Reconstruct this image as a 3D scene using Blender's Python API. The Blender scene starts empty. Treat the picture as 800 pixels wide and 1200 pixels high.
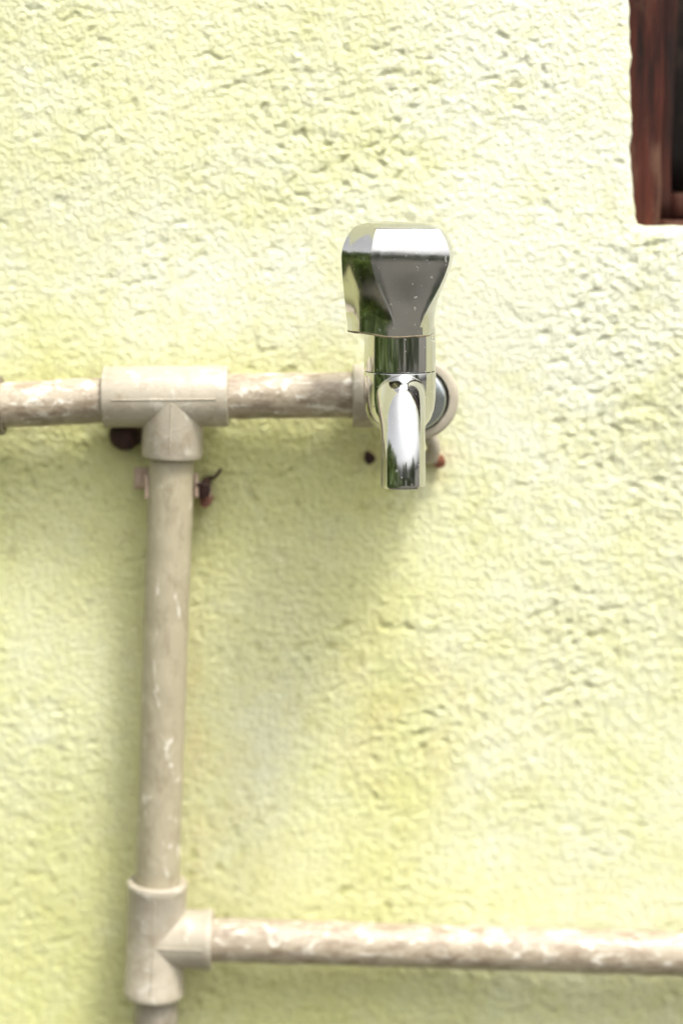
import bpy, bmesh, math, random
import numpy as np
from mathutils import Vector, Matrix, noise as mnoise

random.seed(7)
S = bpy.context.scene
COL = S.collection
MM = 0.001
R = math.radians

# ------------------------------------------------------------------ camera
PITCH, DIST = 9.0, 0.956
cam_d = bpy.data.cameras.new('camera')
cam = bpy.data.objects.new('camera', cam_d)
COL.objects.link(cam)
cam.location = (0, -DIST * math.cos(R(PITCH)), DIST * math.sin(R(PITCH)))
cam.rotation_euler = (R(90 - PITCH), 0, 0)
cam_d.sensor_fit = 'VERTICAL'
cam_d.sensor_height = 36
cam_d.sensor_width = 24
cam_d.lens = 70
cam_d.clip_start, cam_d.clip_end = 0.02, 300
cam_d.dof.use_dof = True
cam_d.dof.focus_distance = 0.868
cam_d.dof.aperture_fstop = 2.7
cam_d.dof.aperture_blades = 9
S.camera = cam

# ------------------------------------------------------------------ light
TO_SUN = Vector((0.90, -1.0, 2.60)).normalized()
world = bpy.data.worlds.new('World')
S.world = world
world.use_nodes = True
wn = world.node_tree.nodes
sky = wn.new('ShaderNodeTexSky')
sky.sky_type = 'NISHITA'
sky.sun_disc = False
sky.sun_elevation = math.asin(TO_SUN.z)
sky.sun_rotation = math.atan2(TO_SUN.x, TO_SUN.y)
sky.air_density = 1.0
sky.dust_density = 6.0
sky.ozone_density = 0.6
bg = wn['Background']
bg.inputs['Strength'].default_value = 0.15
hsv = wn.new('ShaderNodeHueSaturation')          # thin bright cloud: the sky is nearly white
hsv.inputs['Saturation'].default_value = 0.08
world.node_tree.links.new(sky.outputs['Color'], hsv.inputs['Color'])
world.node_tree.links.new(hsv.outputs['Color'], bg.inputs['Color'])

sun_d = bpy.data.lights.new('sun', 'SUN')
sun_d.energy = 1.45
sun_d.angle = R(10)
sun_d.color = (1.0, 0.95, 0.87)
sun = bpy.data.objects.new('sun', sun_d)
COL.objects.link(sun)
sun.rotation_euler = (-TO_SUN).to_track_quat('-Z', 'Y').to_euler()
sun.location = TO_SUN * 20

S.view_settings.view_transform = 'Standard'
S.view_settings.look = 'None'
S.view_settings.gamma = 1.0
S.view_settings.use_curve_mapping = False
S.view_settings.exposure = 1.03
S.render.engine = 'CYCLES'
S.cycles.max_bounces = 8


# ------------------------------------------------------------------ materials
def mat(name):
    m = bpy.data.materials.new(name)
    m.use_nodes = True
    nt = m.node_tree
    return m, nt, nt.nodes, nt.links, nt.nodes['Principled BSDF']


def N(nodes, kind, **kw):
    n = nodes.new(kind)
    for k, v in kw.items():
        setattr(n, k, v)
    return n


def noise_node(nt, scale, detail=4, rough=0.6, coord=None, dist=0.0, stretch=None):
    n = nt.nodes.new('ShaderNodeTexNoise')
    n.inputs['Scale'].default_value = scale
    n.inputs['Detail'].default_value = detail
    n.inputs['Roughness'].default_value = rough
    n.inputs['Distortion'].default_value = dist
    tc = nt.nodes.new('ShaderNodeTexCoord')
    out = tc.outputs['Object']
    if stretch:
        mp = nt.nodes.new('ShaderNodeMapping')
        mp.inputs['Scale'].default_value = stretch
        nt.links.new(out, mp.inputs['Vector'])
        out = mp.outputs['Vector']
    nt.links.new(out, n.inputs['Vector'])
    return n.outputs['Fac']


def ramp(nt, fac, stops):
    r = nt.nodes.new('ShaderNodeValToRGB')
    e = r.color_ramp.elements
    while len(e) < len(stops):
        e.new(0.5)
    for el, (p, c) in zip(e, stops):
        el.position = p
        el.color = (c[0], c[1], c[2], 1) if isinstance(c, (tuple, list)) else (c, c, c, 1)
    nt.links.new(fac, r.inputs['Fac'])
    return r.outputs['Color']


def mix(nt, fac, a, b, mode='MIX'):
    m = nt.nodes.new('ShaderNodeMix')
    m.data_type = 'RGBA'
    m.blend_type = mode
    for sock, v in ((m.inputs[0], fac), (m.inputs[6], a), (m.inputs[7], b)):
        if hasattr(v, 'links'):
            nt.links.new(v, sock)
        elif isinstance(v, (int, float)):
            sock.default_value = v
        else:
            sock.default_value = (v[0], v[1], v[2], 1)
    return m.outputs[2]


def bump(nt, h, strength, dist, prev=None):
    b = nt.nodes.new('ShaderNodeBump')
    b.inputs['Strength'].default_value = strength
    b.inputs['Distance'].default_value = dist
    nt.links.new(h, b.inputs['Height'])
    if prev:
        nt.links.new(prev, b.inputs['Normal'])
    return b.outputs['Normal']


def m_wall():
    m, nt, nd, lk, b = mat('lime_plaster')
    big = noise_node(nt, 9, 4, 0.55)
    c = ramp(nt, big, [(0.32, (0.615, 0.62, 0.225)), (0.68, (0.665, 0.65, 0.31))])
    chalk = ramp(nt, noise_node(nt, 60, 5, 0.7), [(0.50, 0.0), (0.72, 0.35)])
    c = mix(nt, chalk, c, (0.74, 0.74, 0.50))
    spot = ramp(nt, noise_node(nt, 130, 3, 0.6), [(0.565, 0.0), (0.70, 0.6)])
    c = mix(nt, spot, c, (0.40, 0.37, 0.11))
    at = N(nd, 'ShaderNodeAttribute', attribute_name='stain_light')
    sep = N(nd, 'ShaderNodeSeparateColor')
    lk.new(at.outputs['Color'], sep.inputs['Color'])
    c = mix(nt, sep.outputs['Red'], c, (0.62, 0.42, 0.12))      # rusty ochre run-off
    c = mix(nt, sep.outputs['Green'], c, (0.40, 0.40, 0.11))    # mossy dirt, plus shade painted in pits and along the pipes
    c = mix(nt, sep.outputs['Blue'], c, (0.755, 0.765, 0.60))     # paler tone painted in where the wall is brightly lit
    lk.new(c, b.inputs['Base Color'])
    b.inputs['Roughness'].default_value = 0.62
    b.inputs['Specular IOR Level'].default_value = 0.35
    n1 = bump(nt, noise_node(nt, 430, 4, 0.65), 1.0, 0.0016)
    lk.new(n1, b.inputs['Normal'])
    return m


def m_pvc(name, base, pale, dark, amount, stretch=(1, 1, 1), scale=75, dirt=0.46):
    m, nt, nd, lk, b = mat(name)
    c = mix(nt, ramp(nt, noise_node(nt, 22, 3), [(0.3, 0.0), (0.7, 1.0)]), base, tuple(x * 0.82 for x in base))
    f = ramp(nt, noise_node(nt, scale, 4, 0.62, dist=0.6, stretch=stretch), [(amount, 0.0), (amount + 0.09, 0.9)])
    c = mix(nt, f, c, pale)
    g = ramp(nt, noise_node(nt, scale * 0.8, 5, 0.7, stretch=tuple(1.1 * s for s in stretch)), [(dirt, 0.0), (dirt + 0.17, 0.75)])
    c = mix(nt, g, c, dark)
    lk.new(c, b.inputs['Base Color'])
    b.inputs['Roughness'].default_value = 0.42
    h = noise_node(nt, scale, 4, 0.62, dist=0.6, stretch=stretch)
    n1 = bump(nt, h, 0.5, 0.0012)
    n2 = bump(nt, noise_node(nt, 500, 3), 0.15, 0.0004, n1)
    lk.new(n2, b.inputs['Normal'])
    return m


def m_chrome(name, base=(0.63, 0.63, 0.625), rough=0.05, grime=0.25):
    m, nt, nd, lk, b = mat(name)
    b.inputs['Metallic'].default_value = 1.0
    sm = noise_node(nt, 70, 5, 0.65)
    sc = noise_node(nt, 260, 4, 0.7, stretch=(1, 1, 0.25))
    dots = ramp(nt, noise_node(nt, 480, 2, 0.5), [(0.675, 0.0), (0.73, 1.0)])
    lk.new(mix(nt, dots, mix(nt, ramp(nt, sm, [(0.45, 0.0), (0.75, grime)]), base, (0.46, 0.41, 0.33)), (0.62, 0.60, 0.55)),
           b.inputs['Base Color'])
    rr = ramp(nt, sc, [(0.35, rough), (0.8, rough + 0.14)])
    r2 = mix(nt, dots, rr, (0.45, 0.45, 0.45))
    lk.new(r2, b.inputs['Roughness'])
    n1 = bump(nt, noise_node(nt, 90, 2), 0.06, 0.0006)
    lk.new(n1, b.inputs['Normal'])
    return m


def m_wood(name, dark, red, pale, amt=0.55):
    m, nt, nd, lk, b = mat(name)
    grain = noise_node(nt, 60, 6, 0.65, stretch=(4, 4, 0.35))
    c = ramp(nt, grain, [(0.3, dark), (0.62, red)])
    wear = ramp(nt, noise_node(nt, 38, 5, 0.65, stretch=(1.6, 1.6, 0.5)), [(amt, 0.0), (amt + 0.16, 0.8)])
    c = mix(nt, wear, c, pale)
    lk.new(c, b.inputs['Base Color'])
    b.inputs['Roughness'].default_value = 0.75
    b.inputs['Specular IOR Level'].default_value = 0.2
    lk.new(bump(nt, grain, 0.6, 0.0015), b.inputs['Normal'])
    return m


def m_plain(name, c1, c2, scale, rough=0.7, metal=0.0, bumpd=0.0006):
    m, nt, nd, lk, b = mat(name)
    f = noise_node(nt, scale, 5, 0.65)
    lk.new(ramp(nt, f, [(0.3, c1), (0.7, c2)]), b.inputs['Base Color'])
    b.inputs['Roughness'].default_value = rough
    b.inputs['Metallic'].default_value = metal
    lk.new(bump(nt, f, 0.6, bumpd), b.inputs['Normal'])
    return m


M = {}
M['wall'] = m_wall()
M['pvc'] = m_pvc('sun_bleached_pvc', (0.43, 0.38, 0.265), (0.70, 0.66, 0.55), (0.27, 0.225, 0.145), 0.60, (1, 1, 0.5), 170, 0.52)
M['pvc_mottled'] = m_pvc('mottled_pvc', (0.44, 0.37, 0.275), (0.72, 0.68, 0.58), (0.19, 0.14, 0.09), 0.54, (0.55, 1, 1), 200)
M['pvc_grey'] = m_pvc('grey_stained_pvc', (0.31, 0.275, 0.215), (0.46, 0.43, 0.36), (0.17, 0.14, 0.10), 0.60, (1, 1, 0.5), 170, 0.50)
M['fitting'] = m_pvc('grey_beige_fitting', (0.455, 0.405, 0.315), (0.56, 0.52, 0.43), (0.33, 0.275, 0.195), 0.57, (1, 1, 1), 110, 0.5)
M['socket_old'] = m_pvc('weathered_socket', (0.20, 0.17, 0.12), (0.45, 0.41, 0.34), (0.06, 0.05, 0.04), 0.62)
M['chrome'] = m_chrome('chrome', rough=0.04)
M['chrome_worn'] = m_chrome('worn_chrome', (0.60, 0.60, 0.595), 0.09, 0.35)
M['steel'] = m_chrome('dull_steel', (0.50, 0.55, 0.58), 0.20, 0.5)
M['grime'] = m_plain('brown_grime', (0.07, 0.055, 0.03), (0.22, 0.17, 0.09), 300, 0.6)
M['jamb'] = m_wood('red_brown_wood', (0.006, 0.003, 0.0025), (0.070, 0.017, 0.010), (0.13, 0.07, 0.045), 0.50)
M['stile'] = m_wood('dark_wood', (0.012, 0.007, 0.006), (0.055, 0.016, 0.010), (0.14, 0.085, 0.06), 0.60)
M['board'] = m_wood('blackened_wood', (0.003, 0.002, 0.002), (0.008, 0.005, 0.004), (0.07, 0.045, 0.032), 0.50)
M['rust'] = m_plain('rust', (0.05, 0.022, 0.014), (0.20, 0.085, 0.05), 240, 0.85, 0.2)
M['rust_dark'] = m_plain('dark_rust', (0.014, 0.008, 0.007), (0.06, 0.022, 0.016), 260, 0.8, 0.1)
M['rust_orange'] = m_plain('orange_rust', (0.14, 0.05, 0.025), (0.36, 0.15, 0.08), 240, 0.85, 0.1)
M['clip'] = m_plain('pinkish_plastic', (0.36, 0.25, 0.18), (0.52, 0.40, 0.30), 120, 0.5)
M['ground'] = m_plain('dusty_concrete', (0.045, 0.043, 0.033), (0.10, 0.092, 0.072), 3.0, 0.9, 0, 0.004)
M['leaf'] = m_plain('leaf_green', (0.03, 0.06, 0.010), (0.12, 0.17, 0.03), 2.2, 0.5, 0, 0.001)

water, nt, nd, lk, b = mat('water')
b.inputs['Base Color'].default_value = (1, 1, 1, 1)
b.inputs['Roughness'].default_value = 0.0
b.inputs['IOR'].default_value = 1.333
b.inputs['Transmission Weight'].default_value = 1.0
nz = noise_node(nt, 200, 1)
lk.new(bump(nt, nz, 0.02, 0.0002), b.inputs['Normal'])
M['water'] = water


# ------------------------------------------------------------------ helpers (all lengths in mm)
def thing(name, label, cat, loc=(0, 0, 0), group=None):
    o = bpy.data.objects.new(name, None)
    COL.objects.link(o)
    o.location = Vector(loc) * MM
    o.empty_display_size = 0.02
    o['label'] = label
    o['category'] = cat
    if group:
        o['group'] = group
    return o


def world_loc(o):
    v = Vector((0, 0, 0))
    while o:
        v += o.location
        o = o.parent
    return v


def obj(name, verts, faces, m, parent=None, smooth=True, loc=None, sharp=35):
    """verts in world mm; the object is put under its parent without moving them."""
    base = Vector(loc) * MM if loc is not None else (world_loc(parent) if parent else Vector((0, 0, 0)))
    me = bpy.data.meshes.new(name)
    me.from_pydata([tuple(Vector(v) * MM - base) for v in verts], [], faces)
    bm = bmesh.new()
    bm.from_mesh(me)
    bmesh.ops.remove_doubles(bm, verts=bm.verts, dist=1e-7)
    bmesh.ops.recalc_face_normals(bm, faces=bm.faces)
    for f in bm.faces:
        f.smooth = smooth
    if smooth and sharp:
        for e in bm.edges:
            if len(e.link_faces) == 2 and e.calc_face_angle(0) > R(sharp):
                e.smooth = False
    bm.to_mesh(me)
    bm.free()
    me.materials.append(m)
    o = bpy.data.objects.new(name, me)
    COL.objects.link(o)
    if parent:
        o.parent = parent
        if loc is not None:
            o.location = base - world_loc(parent)
    else:
        o.location = base
    return o


def tag(o, label, cat, group=None):
    o['label'] = label
    o['category'] = cat
    if group:
        o['group'] = group
    return o


def frame(axis):
    a = Vector(axis).normalized()
    u = Vector((0, 0, 1)) if abs(a.z) < 0.9 else Vector((0, 1, 0))
    u = (u - a * u.dot(a)).normalized()
    return a, u, a.cross(u)


class Geo:
    def __init__(self):
        self.v, self.f = [], []

    def add(self, v, f):
        k = len(self.v)
        self.v += [Vector(p) for p in v]
        self.f += [tuple(i + k for i in q) for q in f]
        return self

    def lathe(self, origin, axis, prof, n=64, closed=True):
        """prof: list of (radius, height along axis)."""
        o = Vector(origin)
        a, u, w = frame(axis)
        v, f = [], []
        for (r, h) in prof:
            for k in range(n):
                t = 2 * math.pi * k / n
                v.append(o + a * h + (u * math.cos(t) + w * math.sin(t)) * r)
        for i in range(len(prof) - 1):
            for k in range(n):
                k2 = (k + 1) % n
                f.append((i * n + k, i * n + k2, (i + 1) * n + k2, (i + 1) * n + k))
        if closed:
            f.append(tuple(range(n)))
            f.append(tuple((len(prof) - 1) * n + k for k in range(n)))
        return self.add(v, f)

    def sweep(self, pts, rads, n=40, lump=0.0, lscale=0.08, caps=True, seed=0.0):
        pts = [Vector(p) for p in pts]
        v, f = [], []
        T0 = (pts[1] - pts[0]).normalized()
        a, u, w = frame(T0)
        for i, p in enumerate(pts):
            t = (pts[min(i + 1, len(pts) - 1)] - pts[max(i - 1, 0)]).normalized()
            u = (u - t * u.dot(t)).normalized()
            w = t.cross(u)
            for k in range(n):
                q = 2 * math.pi * k / n
                d = u * math.cos(q) + w * math.sin(q)
                r = rads[i]
                if lump:
                    s = (p + d * r) * lscale + Vector((seed, seed, seed))
                    z = mnoise.fractal(s, 1.0, 2.0, 3)
                    r += lump * z + 1.6 * lump * max(0, mnoise.noise(s * 2.1) - 0.3)
                v.append(p + d * r)
        for i in range(len(pts) - 1):
            for k in range(n):
                k2 = (k + 1) % n
                f.append((i * n + k, i * n + k2, (i + 1) * n + k2, (i + 1) * n + k))
        if caps:
            f.append(tuple(range(n)))
            f.append(tuple((len(pts) - 1) * n + k for k in range(n)))
        return self.add(v, f)

    def box(self, x0, x1, y0, y1, z0, z1, bev=1.2, seg=10, wob=0.0, seed=0.0, along='z'):
        """bevelled, slightly wavy bar: an octagon-cornered section swept along one axis."""
        b = bev
        v, f = [], []

        def loop(u0, u1, w0, w1):
            return [(u0 + b, w0), (u1 - b, w0), (u1 - b * .3, w0 + b * .3), (u1, w0 + b), (u1, w1 - b), (u1 - b, w1), (u0 + b, w1), (u0, w1 - b), (u0, w0 + b), (u0 + b * .3, w0 + b * .3)]
        L = {'z': (z0, z1), 'x': (x0, x1)}[along]
        ring = loop(x0, x1, y0, y1) if along == 'z' else loop(z0, z1, y0, y1)
        n = len(ring)
        for i in range(seg + 1):
            t = L[0] + (L[1] - L[0]) * i / seg
            for (p, q) in ring:
                dx = wob * mnoise.noise(Vector((p * .11 + seed, q * .11, t * .035)))
                dy = wob * mnoise.noise(Vector((p * .11, q * .11 + seed + 9, t * .035)))
                v.append((p + dx, q + dy, t) if along == 'z' else (t, q + dy, p + dx))
        for i in range(seg):
            for k in range(n):
                k2 = (k + 1) % n
                f.append((i * n + k, i * n + k2, (i + 1) * n + k2, (i + 1) * n + k))
        f.append(tuple(range(n)))
        f.append(tuple(seg * n + k for k in range(n)))
        return self.add(v, f)

    def make(self, name, m, parent=None, smooth=True, sharp=35, loc=None):
        return obj(name, self.v, self.f, m, parent, smooth, loc, sharp)


_lat = {}


def vnoise(x, z, size, seed):
    """smooth gradient noise on numpy arrays, about -1..1; size in mm."""
    if seed not in _lat:
        rs = np.random.RandomState(seed)
        a = rs.rand(256, 256) * 2 * np.pi
        _lat[seed] = (np.cos(a), np.sin(a))
    gx, gz = _lat[seed]
    x = x / size + 500.0
    z = z / size + 500.0
    xi, zi = np.floor(x).astype(int), np.floor(z).astype(int)
    fx, fz = x - xi, z - zi
    sx = fx * fx * fx * (fx * (fx * 6 - 15) + 10)
    sz = fz * fz * fz * (fz * (fz * 6 - 15) + 10)

    def g(i, j):
        a, b_ = (xi + i) & 255, (zi + j) & 255
        return gx[a, b_] * (fx - i) + gz[a, b_] * (fz - j)
    n0 = g(0, 0) * (1 - sx) + g(1, 0) * sx
    n1 = g(0, 1) * (1 - sx) + g(1, 1) * sx
    return (n0 * (1 - sz) + n1 * sz) * 1.5


def sstep(a, b_, x):
    t = np.clip((x - a) / (b_ - a), 0, 1)
    return t * t * (3 - 2 * t)


# ------------------------------------------------------------------ ground
g = Geo()
gn = 40
gv = [((i / gn - .5) * 120000, (j / gn - .5) * 120000, -1000 + 12 * mnoise.noise(Vector((i * .7, j * .7, 1)))) for j in range(gn + 1) for i in range(gn + 1)]
gf = [(j * (gn + 1) + i, j * (gn + 1) + i + 1, (j + 1) * (gn + 1) + i + 1, (j + 1) * (gn + 1) + i) for j in range(gn) for i in range(gn)]
ground = g.add(gv, gf).make('ground', M['ground'], sharp=None)
ground['kind'] = 'structure'

# ------------------------------------------------------------------ wall: real relief, an opening for the window
WX0, WX1, WZ0, WZ1 = 137.0, 560.0, 135.5, 742.0      # window opening


def axis_lines(lo, hi, step, far_lo, far_hi, marks):
    c = list(np.arange(lo, hi + 1e-6, step))
    s, p = step, hi
    while p < far_hi:
        s = min(s * 1.09, 60)
        p += s
        c.append(p)
    s, p = step, lo
    while p > far_lo:
        s = min(s * 1.09, 60)
        p -= s
        c.append(p)
    c = np.array(sorted(c))
    for mk in marks:
        c[np.argmin(abs(c - mk))] = mk
    return c


xs = axis_lines(-182, 186, 0.9, -2600, 2600, (WX0, WX1))
zs = axis_lines(-276, 256, 0.9, -1015, 1700, (WZ0, WZ1))
nx, nz_ = len(xs), len(zs)
X, Z = np.meshgrid(xs, zs)
X0g, Z0g = X.copy(), Z.copy()
i0, i1 = int(np.where(xs == WX0)[0][0]), int(np.where(xs == WX1)[0][0])
j0, j1 = int(np.where(zs == WZ0)[0][0]), int(np.where(zs == WZ1)[0][0])

# relief (mm, + is towards the viewer)
wx = X + 2.6 * vnoise(X, Z, 26, 1) + 1.2 * vnoise(X, Z, 9, 2)
wz = Z + 2.6 * vnoise(X, Z, 26, 3) + 1.2 * vnoise(X, Z, 9, 4)
ang = 0.30 + 0.08 * vnoise(X, Z, 230, 5)
ca, sa = np.cos(ang), np.sin(ang)
ux, uz = (wx * ca + wz * sa) * 0.86, (-wx * sa + wz * ca) * 1.10
rough = 0.62 + 0.55 * vnoise(X, Z, 120, 6) + 0.6 * sstep(60, 140, X) * sstep(-40, 40, Z) * (1 - sstep(110, 150, Z)) + 0.10 * sstep(80, 200, Z)
rough -= 0.42 * np.exp(-((X + 60) / 70) ** 2 - ((Z - 105) / 45) ** 2)
rough -= 0.35 * np.exp(-((X + 120) / 60) ** 2 - ((Z + 30) / 70) ** 2)
rough = np.clip(rough, 0.38, 1.15)
H = 3.0 * vnoise(X, Z, 190, 7) + 0.8 * vnoise(X, Z, 70, 8)
H += rough * (0.16 * vnoise(ux, uz, 15, 9) + 0.22 * vnoise(ux, uz, 7.5, 10) + 0.68 * np.abs(vnoise(wx, wz, 4.6, 11)) + 0.58 * np.abs(vnoise(X, Z, 2.8, 12)))
H += rough * 0.22 * sstep(0.12, 0.45, vnoise(X, Z, 3.6, 23))
pit = sstep(0.30, 0.58, vnoise(ux, uz, 5.2, 13)) * sstep(-0.15, 0.35, vnoise(X, Z, 45, 14))
H -= 1.1 * pit * np.clip(rough, 0.5, 1.2)
blob = sstep(0.36, 0.6, vnoise(wx, wz, 6, 15))
H += 0.3 * blob * rough
for (xa, za, xb, zb, w, d) in [(83, 129, 104, 157, 1.3, 1.1), (96, 147, 101, 139, 1.5, 1.0), (-158, 172, -136, 178, 1.4, 1.6),
                               (55, 225, 62, 196, 1.1, .9), (-120, 208, -92, 199, 1.2, .9), (62, -15, 74, -42, 1.1, 1.0),
                               (12, -54, 44, -60, 1.4, .9), (120, 128, 152, 110, 2.0, 1.2), (78, 96, 98, 84, 2.2, 1.4), (140, 52, 165, 47, 2.4, 1.6),
                               (-20, -92, 8, -84, 1.3, .8), (90, -150, 118, -158, 1.3, .9), (25, 170, 48, 160, 1.4, .9)]:
    vx, vz = xb - xa, zb - za
    t = np.clip(((X - xa) * vx + (Z - za) * vz) / (vx * vx + vz * vz), 0, 1)
    dd = np.hypot(X + 1.5 * vnoise(X, Z, 9, 16) - xa - t * vx, Z + 1.5 * vnoise(X, Z, 9, 17) - za - t * vz)
    H -= 0.6 * d * np.exp(-(dd / (0.8 * w)) ** 2) * np.clip(0.5 + 1.1 * vnoise(X, Z, 7, 22), 0, 1) - 0.05 * d * np.exp(-((dd - 2.4 * w) / w) ** 2)
# ragged rim of the opening: shift the grid sideways near it and round the arris
fx = np.exp(-np.abs(X0g - WX0) / 9.0) * (Z0g > WZ0 - 30)
X = X + fx * (-(Z0g - WZ0) * 0.040 * (Z0g < 320) + 1.3 * vnoise(X0g * 0, Z0g, 26, 18) + 0.7 * vnoise(X0g * 0, Z0g, 7, 19))
fz = np.exp(-np.abs(Z0g - WZ0) / 9.0) * (X0g > WX0 - 30)
Z = Z + fz * (0.9 * vnoise(X0g, Z0g * 0, 24, 20) + 0.5 * vnoise(X0g, Z0g * 0, 7, 21))
dc = np.hypot(X0g - WX0, Z0g - WZ0)
X = X + 1.6 * np.exp(-(dc / 4.0) ** 2)
Z = Z + 1.6 * np.exp(-(dc / 4.0) ** 2)
ex = np.maximum(WX0 - X0g, X0g - WX1)
ez = np.maximum(WZ0 - Z0g, Z0g - WZ1)
de = np.maximum(ex, ez)
H -= 3.0 * np.exp(-np.clip(de, 0, None) / 1.6)

# rust and moss, plus light and shade painted into the wall colour
def spot(cx, cz, rx, rz):
    return np.exp(-((X0g - cx) / rx) ** 2 - ((Z0g - cz) / rz) ** 2)


n_a = 0.5 + 0.8 * vnoise(wx, wz, 22, 30)
rust_m = np.clip((0.30 * spot(-71, -110, 5, 70) + 0.22 * spot(-55, -150, 20, 50) + 0.9 * spot(50, 28, 8, 4.5) + 0.8 * spot(13, 27, 5, 4) + 0.4 * spot(46, 18, 5, 8) + 0.5 * spot(40, -100, 60, 45) * 0.5) * n_a, 0, 0.8)
moss_shade_m = np.clip((0.85 * spot(140, 108, 34, 24) + 0.75 * spot(152, 48, 28, 24) + 0.45 * spot(-10, 36, 55, 9) + 0.35 * spot(-66, 5, 5, 40) + 0.3 * spot(60, -235, 140, 10)) * n_a  # strips under and beside the pipes are painted shade; right-hand patches are moss
                 + 0.75 * pit * sstep(-0.2, 0.3, vnoise(X, Z, 40, 31)), 0, 0.75)  # darkens the pits: shade of the hollows put into the colour
lit_tone_m = 0.15 + 0.47 * sstep(55, 95, Z + 14 * vnoise(X, Z, 60, 33)) + 0.50 * sstep(10, 75, X + 22 * vnoise(X, Z, 70, 34)) * sstep(-330, -190, Z)  # brightness above the upper pipe and at right, painted as paler colour
lit_tone_m += 0.45 * spot(-45, 110, 75, 40) + 0.45 * spot(90, 70, 45, 55) + 0.5 * spot(-150, -95, 38, 60) + 0.4 * spot(-35, -120, 40, 65)  # further bright-lit areas painted in as pale patches
lit_tone_m = np.clip(lit_tone_m * (0.8 + 0.3 * vnoise(wx, wz, 26, 32) + 0.25 * vnoise(wx, wz, 6, 35)), 0, 0.95)

V = np.stack([X, -H, Z], -1).reshape(-1, 3)
idx = np.arange(nx * nz_).reshape(nz_, nx)
q = np.stack([idx[:-1, :-1], idx[:-1, 1:], idx[1:, 1:], idx[1:, :-1]], -1)
keep = np.ones((nz_ - 1, nx - 1), bool)
keep[j0:j1, i0:i1] = False
F = q[keep].reshape(-1, 4).tolist()
verts = V.tolist()
# reveal of the opening and the thickness of the wall
rim = [idx[j0, i] for i in range(i0, i1 + 1)] + [idx[j, i1] for j in range(j0 + 1, j1 + 1)] + \
      [idx[j1, i] for i in range(i1 - 1, i0 - 1, -1)] + [idx[j, i0] for j in range(j1 - 1, j0, -1)]
back = []
for k in rim:
    p = verts[k]
    back.append(len(verts))
    verts.append([p[0], 70.0, p[2]])
for k in range(len(rim)):
    k2 = (k + 1) % len(rim)
    F.append((int(rim[k]), int(rim[k2]), back[k2], back[k]))
outer = [idx[0, i] for i in range(nx)] + [idx[j, nx - 1] for j in range(1, nz_)] + \
        [idx[nz_ - 1, i] for i in range(nx - 2, -1, -1)] + [idx[j, 0] for j in range(nz_ - 2, 0, -1)]
back = []
for k in outer:
    p = verts[k]
    back.append(len(verts))
    verts.append([p[0], 200.0, p[2]])
for k in range(len(outer)):
    k2 = (k + 1) % len(outer)
    F.append((int(outer[k2]), int(outer[k]), back[k], back[k2]))
F.append(tuple(back))
me = bpy.data.meshes.new('plaster_wall')
me.from_pydata((np.array(verts) * MM).tolist(), [], F)
me.polygons.foreach_set('use_smooth', [True] * len(me.polygons))
ca_ = me.color_attributes.new('stain_light', 'FLOAT_COLOR', 'POINT')
cols = np.zeros((len(verts), 4), np.float32)
cols[:nx * nz_, 0] = rust_m.ravel()
cols[:nx * nz_, 1] = moss_shade_m.ravel()
cols[:nx * nz_, 2] = lit_tone_m.ravel()
cols[:, 3] = 1
ca_.data.foreach_set('color', cols.ravel())
me.materials.append(M['wall'])
wall = bpy.data.objects.new('plaster_wall', me)
COL.objects.link(wall)
tag(wall, 'rough plastered wall painted pale lime yellow, behind the pipes and tap', 'wall')

# ------------------------------------------------------------------ window in the opening
win = thing('window', 'dark red-brown weathered wooden window set into the plaster opening', 'window', (348, 20, 139))
x0, x1, z0, z1 = WX0 - 12, WX1 + 12, WZ0 - 12, WZ1 + 12
Geo().box(x0, x0 + 26.5, 14, 62, z0, z1, 1.6, 60, 1.8, 3.1).make('jamb', M['jamb'], win, sharp=None)
Geo().box(x1 - 30, x1, 14, 62, z0, z1, 1.6, 60, 1.8, 5.1).make('jamb', M['jamb'], win, sharp=None)
Geo().box(x0 + 26.8, x1 - 30.2, 17, 62, z0, z0 + 15, 1.6, 40, 1.5, 7.1, 'x').make('sill', M['jamb'], win, sharp=None)
Geo().box(x0 + 26.8, x1 - 30.2, 17, 62, z1 - 30, z1, 1.6, 40, 1.5, 8.1, 'x').make('head', M['jamb'], win, sharp=None)
for s, a in ((x0 + 27, 0), (x1 - 30.4 - 36, 1), (330, 2), (330 + 36.4, 3)):
    st = Geo().box(s, s + (7.5 if a == 0 else 36), 31, 58, z0 + 15.4, z1 - 30.4, 1.5, 60, 1.2, 11 + a).make('shutter_stile', M['stile'], win, sharp=None)
for (xa, xb) in ((x0 + 35, 329.6), (402.8, x1 - 66.8)):
    Geo().box(xa, xb, 33, 57, z0 + 15.4, z0 + 28, 1.5, 24, 1.2, 17, 'x').make('shutter_rail', M['jamb'], win, sharp=None)
    Geo().box(xa, xb, 29, 57, z1 - 62, z1 - 30.6, 1.5, 24, 1.2, 19, 'x').make('shutter_rail', M['stile'], win, sharp=None)
    nb = max(1, round((xb - xa) / 42))
    for k in range(nb):
        w = (xb - xa) / nb
        Geo().box(xa + k * w + .7, xa + (k + 1) * w - .7, 52 + (k % 2) * 1.5, 60, z0 + 28.4, z1 - 62.4, 1.0, 30, 1.2, 23 + k).make('shutter_board', M['board'], win, sharp=None)

# ------------------------------------------------------------------ pipework
PR, TR, YA = 10.6, 14.3, -20.0      # pipe radius, fitting radius, axis distance from the wall
A0, A1, A2 = Vector((-1400, YA, 0)), Vector((-77.9, YA, 57.6)), Vector((31, YA, 58.4))
T2 = Vector((-90.3, YA, -206.6))
L1 = Vector((166.3, YA, -214.8))
pw = thing('water_pipe', 'beige plastic water pipe run with two tees fixed along the lime wall', 'pipe', (-90, YA, -1000))


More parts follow.
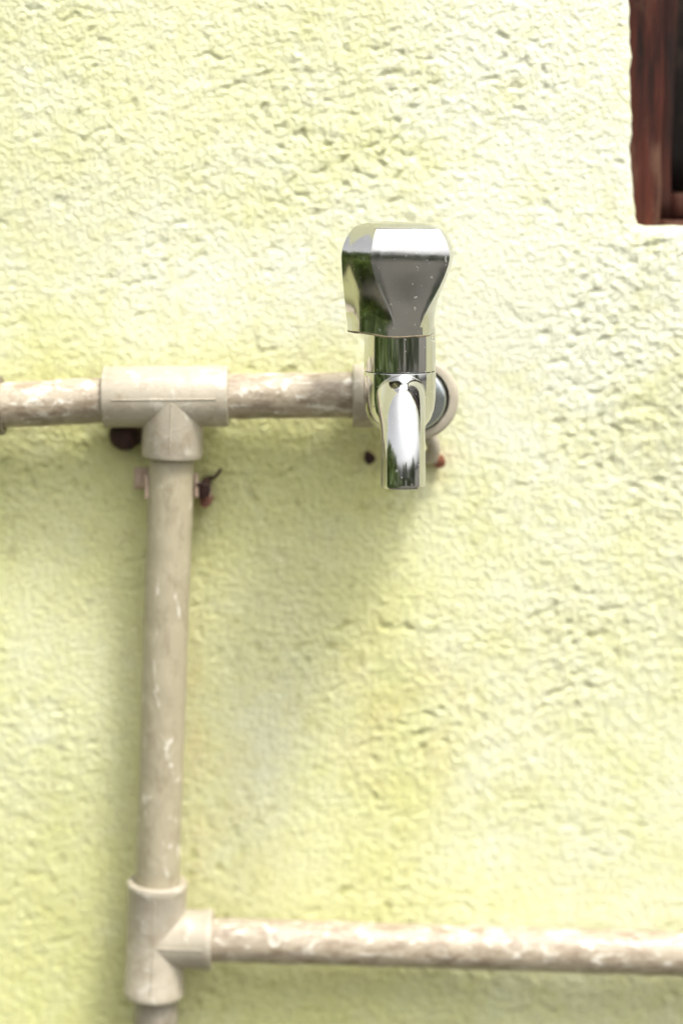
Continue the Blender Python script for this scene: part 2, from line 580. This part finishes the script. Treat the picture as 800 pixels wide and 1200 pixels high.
def line(a, b_, n):
    a, b_ = Vector(a), Vector(b_)
    return [a.lerp(b_, i / (n - 1)) for i in range(n)]


def pipe(a, b_, m, lump, seed, n=None, label=None):
    a, b_ = Vector(a), Vector(b_)
    n = n or max(8, int((b_ - a).length / 2.5))
    p = Geo().sweep(line(a, b_, n), [PR] * n, 44, lump, 0.09, True, seed).make('pipe', m, pw, sharp=60)
    if label:
        p['label'] = label
    return p


dl = (A1 - Vector((-159.1, YA, 53.6))).normalized()          # the run sags a little to the left
SL = Vector((-157.4, YA, 53.6))                               # socket at the left edge of the picture
pipe(SL - dl * 4, A1 - dl * 22, M['pvc_mottled'], 0.28, 1.0)
pipe(A1 + Vector((16, 0, .1)), A2 - Vector((20, 0, 0)), M['pvc_mottled'], 0.25, 2.0)
pipe(SL - dl * 700, SL - dl * 36, M['pvc_mottled'], 0.3, 6.0, 120)
D1 = (T2 - A1).normalized()
pipe(A1 + D1 * 20, T2 - D1 * 20, M['pvc'], 0.25, 3.0)
pipe(T2 + D1 * 20 + Vector((.6, 0, 0)), Vector((-93, YA, -1010)), M['pvc_grey'], 0.25, 4.0, 200)
dB = (L1 - T2).normalized()
pipe(T2 + dB * 20, T2 + dB * 1500, M['pvc_mottled'], 0.35, 5.0, 420,
     'lower pipe running right, blotched with whitish and brown scale')


def socket_prof(h0, h1, r=TR, lip=True):
    """outer skin of a fitting between two heights, each end a lipped mouth round the pipe."""
    pr = PR + 0.35
    p = [(pr, h0 + 3), (pr, h0 + .5), (pr + .5, h0), (r - .1, h0), (r + .3, h0 + .5), (r + .42, h0 + 1.2), (r + .42, h0 + 3.6), (r, h0 + 4.8)]
    q_ = [(r, h1 - 4.8), (r + .42, h1 - 3.6), (r + .42, h1 - 1.2), (r + .3, h1 - .5), (r - .1, h1), (pr + .5, h1), (pr, h1 - .5), (pr, h1 - 3)]
    if not lip:
        p = [(pr, h0 + 3), (pr, h0 + .5), (pr + .5, h0), (r - 1.0, h0), (r - .3, h0 + .4), (r, h0 + 1.3)]
        q_ = [(r, h1 - 1.3), (r - .3, h1 - .4), (r - 1.0, h1), (pr + .5, h1), (pr, h1 - .5), (pr, h1 - 3)]
    return p + q_


def tee(c, run, branch, h0, h1, blen, lip, m):
    t = Geo()
    t.lathe(c, run, socket_prof(h0, h1, TR, lip), 72, False)
    pr = PR + .35
    bp = [(TR * .995, 0.5)] + socket_prof(-blen, blen, TR, lip)[len(socket_prof(-blen, blen, TR, lip)) // 2:]
    t.lathe(c, branch, bp, 72, False)
    o = t.make('tee_fitting', m, pw, sharp=40)
    # mould seams
    s = Geo()
    u = Vector(run).normalized()
    w = Vector(branch).normalized()
    for (ax, a, b_) in ((u, h0 + 5, h1 - 5),):
        s.sweep(line(Vector(c) + ax * a + Vector((0, -TR - .05, 0)), Vector(c) + ax * b_ + Vector((0, -TR - .05, 0)), 6), [.35] * 6, 8)
    s.sweep(line(Vector(c) + w * 2 + Vector((0, -TR - .05, 0)), Vector(c) + w * (blen - 4) + Vector((0, -TR - .05, 0)), 6), [.35] * 6, 8)
    s.make('mould_seam', m, o)
    return o


tee(A1, (A2 - A1).normalized(), D1, -32.6, 25.5, 28.6, False, M['fitting'])
tee(T2, D1, dB, -28.8, 28.8, 27.6, True, M['fitting'])
cp = Geo().lathe(SL - dl * 40, dl, socket_prof(0, 40, 13.6, True), 64, False).make('socket_fitting', M['socket_old'], pw, sharp=40)
cp['label'] = 'dark weathered socket at the left end of the upper pipe'

# elbow: socket on the pipe, bend, threaded mouth facing out of the wall
EB = Vector((33.0, YA, 58.4))
e = Geo()
e.lathe(Vector((5.2, YA, 57.9)), (1, 0, 0), [(PR + .35, 3), (PR + .35, .5), (PR + .8, 0), (TR - .4, 0), (TR + .3, .5), (TR + .5, 1.6), (TR + .5, 9), (TR, 10.5), (TR, 26)], 64, False)
bend = [Vector((29, YA, 58.2)), Vector((33, YA - .6, 58.3)), Vector((36, YA - 2.6, 58.4)), Vector((36.5, YA - 6, 58.4)), Vector((36, YA - 10, 58.4))]
e.sweep(bend, [TR, TR + .3, TR + .5, TR + .6, TR + .6], 64, caps=False)
e.sweep([Vector((29, YA, 58.2)), Vector((20, YA, 58.1))], [TR, TR], 64)
e.lathe(Vector((34.5, -24, 58.4)), (0, -1, 0), [(6, 0), (16.5, 0), (18.4, 1.5), (18.9, 3), (18.9, 14), (18.3, 15.4), (17.2, 16), (14.8, 16), (14.4, 14), (14.0, 9), (5, 9)], 72, True)
e.make('elbow_fitting', M['fitting'], pw, sharp=40)

# ------------------------------------------------------------------ tap
TX, TY, TZ = 25.6, -70.0, 58.5
tap = thing('water_tap', 'chrome bib tap with flared faceted knob and down-turned spout on the elbow', 'tap', (33, -40, 58.5))
# inlet shank and flange
Geo().lathe((34.2, -33.5, 58.4), (-.12, -1, 0), [(9, 0), (14.2, 0), (14.2, 7.6), (13.6, 8.6), (12.8, 9.0), (9.5, 9.2), (9.3, 10)], 72).make('flange', M['steel'], tap)
Geo().lathe((33.2, -41, 58.5), (TX - 33.2, TY + 41, 0), [(9.6, 0), (9.6, 8), (10.2, 12), (11.0, 20), (11.5, 30)], 56).make('inlet_shank', M['chrome'], tap)
# body with rounded bottom, bonnet above
body = [(0.4, 45.2), (4, 45.5), (8, 46.9), (11.3, 49.4), (13.7, 52.8), (15.2, 57), (15.85, 62), (15.9, 68), (15.88, 73.4), (15.8, 73.8)]
bod = Geo().lathe((TX, TY, 0), (0, 0, 1), body + [(15.5, 73.95), (10, 74.0)], 80).make('body', M['chrome'], tap)
Geo().lathe((TX, TY, 0), (0, 0, 1), [(10, 74.1), (15.5, 74.1), (15.75, 74.3), (15.8, 77), (15.75, 84), (15.5, 93), (14, 95), (8, 96)], 80).make('bonnet', M['chrome'], tap)
# spout
ctl = [(0, 66), (6, 65.2), (12, 63.4), (18, 60.2), (23, 55.8), (26.6, 50.4), (29, 44.5), (30.4, 38), (31.0, 32), (31.3, 27.0)]


def crom(pts, n):
    out = []
    P = [pts[0]] + list(pts) + [pts[-1]]
    for i in range(1, len(P) - 2):
        for k in range(n):
            t = k / n
            a, b_, c_, d = (np.array(P[j], float) for j in (i - 1, i, i + 1, i + 2))
            out.append(.5 * ((2 * b_) + (-a + c_) * t + (2 * a - 5 * b_ + 4 * c_ - d) * t * t + (-a + 3 * b_ - 3 * c_ + d) * t ** 3))
    out.append(np.array(pts[-1], float))
    return out


sp = crom(ctl, 6)
pts = [Vector((TX + .3 + 0.4 * i / len(sp), TY - p[0], p[1])) for i, p in enumerate(sp)]
rad = [11.6 - 2.0 * min(1, i / 30) for i in range(len(sp))]
# wall the outlet: outer skin, lip, inner bore
rad[-1] = 9.35
endp = pts[-1]
pts2 = pts + [endp + Vector((0, 0, -.35)), endp + Vector((0, 0, -.35)), endp + Vector((0, 0, 2)), endp + Vector((0, 0, 9))]
sg = Geo()
sg.sweep(pts, rad, 64, caps=False)
sg.lathe(endp, (0, -.04, -1), [(9.35, 0), (9.2, .35), (8.7, .5), (7.6, .5), (7.3, 0), (7.2, -9), (0.3, -9)], 64, False)
sg.make('spout', M['chrome'], tap, sharp=50)

# knob: flared round skirt cut by three nearly flat facets
KZ, KH = 91.0, 47.4
kx = TX - 4.2


def sm(a, b_, t):
    t = max(0, min(1, (t - a) / (b_ - a)))
    return t * t * (3 - 2 * t)


rows = [0, .6, 1.6, 3, 4, 5, 6.2, 7.5, 8.7, 10, 11.5, 13, 14.5, 16, 17.5, 19, 20.5, 22, 23.5, 25, 26.5, 28, 29.2, 30.5, 31.5, 32.5, 33.5, 34.5, 36, 37.5, 39, 40.5, 42, 43.2, 44.2, 45, 45.7, 46.2, 46.6, 46.9, 47.1, 47.22, 47.3, 47.36, 47.39]


def corner_r(h):
    base = 19.0 + 7.7 * sm(1, 37, h)
    return base


def facet_d(h):
    return 17.75 + 1.9 * (min(h, 38) / 38.0) ** 0.7


def round_top(h):
    h0 = 32.0
    if h < h0:
        return 1.0
    t = (h - h0) / 20.0
    sc_ = 1 - 0.85 * (1 - math.sqrt(1 - t * t))
    return sc_ * (1 - .24 * (max(0, h - 44.6) / 2.8) ** 3)


PHI = R(-90 + 21)
nf, nr = 20, 12
kv, kf, ncol = [], [], 3 * (nf + nr)
for h in rows:
    Rr, d = corner_r(h), facet_d(h)
    sc = round_top(h)
    al = math.acos(max(-1, min(1, d / Rr))) if d < Rr else 0.05
    al = max(.05, min(R(54), al))
    for k in range(3):
        c0 = PHI + k * math.tau / 3
        for i in range(nf):
            t = -al + 2 * al * i / nf
            r = min(Rr, d / math.cos(t)) - 0.55 * sm(8, 30, h) * (1 - (t / al) ** 2)
            if i == 0:
                r += .4 * sm(1, 8, h)
            kv.append((r * sc, c0 + t, h))
        for i in range(nr):
            t = al + (math.tau / 3 - 2 * al) * i / nr
            be = math.pi / 3 - al
            chord = Rr * math.cos(be) / math.cos(t - math.pi / 3)
            r = Rr + (chord - Rr) * .45 * sm(2, 18, h) + .4 * sm(1, 8, h) * math.exp(-(min(i, nr - i) / 1.0) ** 2)
            kv.append((r * sc, c0 + t, h))
tilt = Matrix.Rotation(R(1.6), 4, 'Y') @ Matrix.Rotation(R(2.0), 4, 'X')
kc = Vector((kx, TY, KZ))


def kp(r, a, h):
    rimz = 0.0
    if h < 3:
        rimz = (0.5 * math.sin(a * 2 + .6) + 0.25 * math.sin(5 * a)) * (1 - h / 3)
    v = Vector((r * math.cos(a), r * math.sin(a), h + rimz))
    return kc + (tilt.to_3x3() @ v)


kverts = [kp(*p) for p in kv]
for j in range(len(rows) - 1):
    for i in range(ncol):
        i2 = (i + 1) % ncol
        kf.append((j * ncol + i, j * ncol + i2, (j + 1) * ncol + i2, (j + 1) * ncol + i))
kf.append(tuple((len(rows) - 1) * ncol + i for i in range(ncol)))
# lip and hollow underside
b0 = len(kverts)
for (dr, h) in ((-.5, -.35), (-1.6, -.3), (-2.0, .6), (-2.2, 9)):
    for i in range(ncol):
        r, a, _ = kv[i]
        kverts.append(kp(r + dr, a, h))
prev = 0
for j in range(4):
    for i in range(ncol):
        i2 = (i + 1) % ncol
        kf.append((prev + i2, prev + i, b0 + j * ncol + i, b0 + j * ncol + i2))
    prev = b0 + j * ncol
kf.append(tuple(prev + i for i in range(ncol)))
knob = obj('knob', kverts, kf, M['chrome_worn'], tap, sharp=30)
# crust of grime along the rim of the knob
gr = Geo()
gp = []
for k in range(ncol + 1):
    gp.append(kp(kv[k % ncol][0] - .1, kv[k % ncol][1], 0.15))
gr.sweep(gp, [0.35 + 0.5 * abs(mnoise.noise(Vector((k % ncol * .37, 2, 3)))) for k in range(ncol + 1)], 8, caps=False)
gr.make('grime_rim', M['grime'], knob)
# small index stub in the front facet
fx_, fy_ = math.cos(PHI), math.sin(PHI)

# drop of water under the rim
dq = kp(18.9, R(-90 + 68), -0.4)
dv = [(0.05, -1.9), (.8, -1.75), (1.35, -1.2), (1.55, -.5), (1.4, .3), (.95, 1.0), (.5, 1.5), (.1, 1.7)]
drop = Geo().lathe(dq, (0, 0, 1), dv, 28).make('water_drop', M['water'], None, loc=dq)
tag(drop, 'tiny clear water drop hanging under the right end of the tap knob rim', 'water drop')

# ------------------------------------------------------------------ clips, nails and plug in the wall
c = Geo()
cc = Vector((-79.6, YA, 15.0))


def clip_ring(g_, cx, cy, r, z0_, z1_, a0, a1, th=1.6, n=22):
    v, f = [], []
    for i in range(n + 1):
        a = a0 + (a1 - a0) * i / n
        for (rr, z_) in ((r, z0_), (r + th, z0_), (r + th, z1_), (r, z1_)):
            v.append((cx + rr * math.cos(a), cy + rr * math.sin(a), z_))
    for i in range(n):
        for k in range(4):
            k2 = (k + 1) % 4
            f.append((i * 4 + k, i * 4 + k2, (i + 1) * 4 + k2, (i + 1) * 4 + k))
    f += [(0, 1, 2, 3), tuple(n * 4 + k for k in range(4))]
    g_.add(v, f)


clip_a = thing('pipe_clip', 'small pinkish plastic clip behind the vertical pipe below the upper tee', 'clip', (-79.8, -4, 15), 'pipe clips on the wall')
clip_ring(c, cc.x, cc.y, 11.0, 10, 21, R(12), R(196))
c.make('strap', M['clip'], clip_a, sharp=30)
Geo().box(-98.5, -90.6, -9.5, -6.0, 12.5, 22.5, .9, 6, .5, 2.0).make('ear', M['clip'], clip_a, sharp=None)
Geo().box(-68.6, -61.5, -9.0, -5.6, 7.5, 16, .9, 6, .5, 4.0).make('ear', M['clip'], clip_a, sharp=None)

clip_b = thing('pipe_clip', 'beige plastic bracket leg under the tap elbow beside the orange screw', 'clip', (40, -8, 36), 'pipe clips on the wall')
hk = [Vector((37, -13, 44)), Vector((40.5, -13, 39)), Vector((43, -12, 34.5)), Vector((43.2, -10, 30.5)), Vector((40.5, -7, 27.5)), Vector((38, 3, 26.5))]
hk = [Vector(p) for p in crom([tuple(p) for p in hk], 5)]
Geo().sweep(hk, [3.4] * len(hk), 16).make('leg', M['fitting'], clip_b)
Geo().box(30, 46, -7, 3, 24, 29.5, 1, 8, .6, 3, 'x').make('foot', M['fitting'], clip_b, sharp=None)


def nail(name, tip, head, r, hr, m, label, cat, group, bend_=None):
    tip, head = Vector(tip), Vector(head)
    t = thing(name, label, cat, tuple(tip), group)
    mid = tip.lerp(head, .6) + (Vector(bend_) if bend_ else Vector((0, 0, 0)))
    p = [Vector(x) for x in crom([tuple(tip), tuple(tip.lerp(mid, .5)), tuple(mid), tuple(head)], 6)]
    Geo().sweep(p, [r] * len(p), 14, .35, .35).make('shank', m, t)
    ax = (p[-1] - p[-3]).normalized()
    hd = Geo().lathe(p[-1] - ax * .6, ax, [(r, 0), (hr * .9, .2), (hr, .6), (hr * .95, 1.1), (hr * .55, 1.4), (.2, 1.45)], 18)
    hd.v = [v + Vector((.9, .5, .9)) * .9 * mnoise.noise(v * .45) for v in hd.v]      # eaten by rust
    hd.make('head', m, t)
    return t


G_N = 'rusty nails holding the pipe'
nail('nail', (-64.5, 2, 15), (-65.5, -17, 13.2), 2.4, 4.2, M['rust_dark'], 'bent dark rusty nail right of the vertical pipe, below the upper tee', 'nail', G_N, (1, 0, 1.2))
nail('nail', (-62.5, 2, 7), (-64.2, -14, 7.6), 1.8, 3.0, M['rust'], 'small reddish rusty nail right of the vertical pipe, lowest of its pair', 'nail', G_N)
nail('screw', (47, 2, 26), (46.4, -6, 25.2), 2.0, 3.2, M['rust_orange'], 'orange rusted screw under the tap elbow, right of the spout', 'screw', None)
nail('nail', (12.5, 2, 28), (13.4, -5, 26.6), 1.8, 2.8, M['rust_dark'], 'blackened nail head just left of the tap spout', 'nail', G_N)
# stray wire end beside the bent nail
wp = [Vector(p) for p in crom([(-63, 1, 17), (-60.5, -7, 17.6), (-58.6, -8, 19.6), (-57.0, -8, 22)], 6)]
tag(Geo().sweep(wp, [.75] * len(wp), 10, 0.1, .3).make('wire', M['rust_dark'], None, loc=tuple(wp[0])), 'short curled end of dark wire beside the bent nail', 'wire')

# dark wooden plug left of the upper tee's branch
pl = thing('wall_plug', 'dark charred wooden plug in the wall, left under the upper tee', 'wall plug', (-102, 0, 38))
Geo().sweep(line((-102, 6, 38.5), (-102.3, -15, 38.0), 14), [8.2, 8.2, 8.1, 8, 7.9, 7.8, 7.7, 7.5, 7.4, 7.2, 7, 6.6, 5.6, 3.6], 26, .9, .2, True, 3).make('peg', M['rust_dark'], pl, sharp=None)
Geo().sweep(line((-105.5, 2, 44.5), (-106, -12, 44), 8), [3.4, 3.4, 3.4, 3.3, 3.2, 3, 2.6, 1.6], 18, .5, .3, True, 5).make('splinter', M['rust'], pl, sharp=None)

# ------------------------------------------------------------------ garden the chrome mirrors: a mass of shrubs opposite the wall
rs = np.random.RandomState(11)
cl = []
for k in range(330):
    a = R(rs.uniform(-86, 62) if k < 230 else rs.uniform(-80, -22))                      # a bed that curves round the yard, nearer on the left
    rr_ = 9000 - 6900 * sm(-.1, .45, -a) + rs.uniform(0, 1000)
    if k >= 230:
        rr_ = rs.uniform(1500, 2300)
    x, y = rr_ * math.sin(a) - 300, -rr_ * math.cos(a) - 150
    top = 1500 + 700 * math.sin(x / 900.0) + 300 * math.sin(x / 370.0 + 1)
    z = rs.uniform(-950, top - 900) if k < 230 else rs.uniform(-950, -350)
    cl.append((x, y, z, rs.uniform(280, 560)))
lv, lf = [], []
for (x, y, z, r) in cl:
    for k in range(110):
        d = rs.normal(size=3)
        d /= np.linalg.norm(d)
        p = np.array((x, y, z)) + d * r * rs.uniform(.55, 1.08)
        if p[2] < -990:
            continue
        u = rs.normal(size=3)
        u /= np.linalg.norm(u)
        w = np.cross(u, d + .5 * rs.normal(size=3))
        w /= np.linalg.norm(w) + 1e-6
        L, W = rs.uniform(70, 130), rs.uniform(28, 50)
        n = len(lv)
        nn = np.cross(u, w)
        lv += [p - u * L, p - w * W + nn * 10, p + u * L - nn * 14, p + w * W + nn * 10]
        lf += [(n, n + 1, n + 2), (n, n + 2, n + 3)]
sh = obj('shrubbery', [tuple(v) for v in lv], lf, M['leaf'], None, False, (0, -4000, -1000))
sh['kind'] = 'stuff'
sh['label'] = 'mass of dark green shrubs mirrored in the chrome tap'
sh['category'] = 'shrubs'
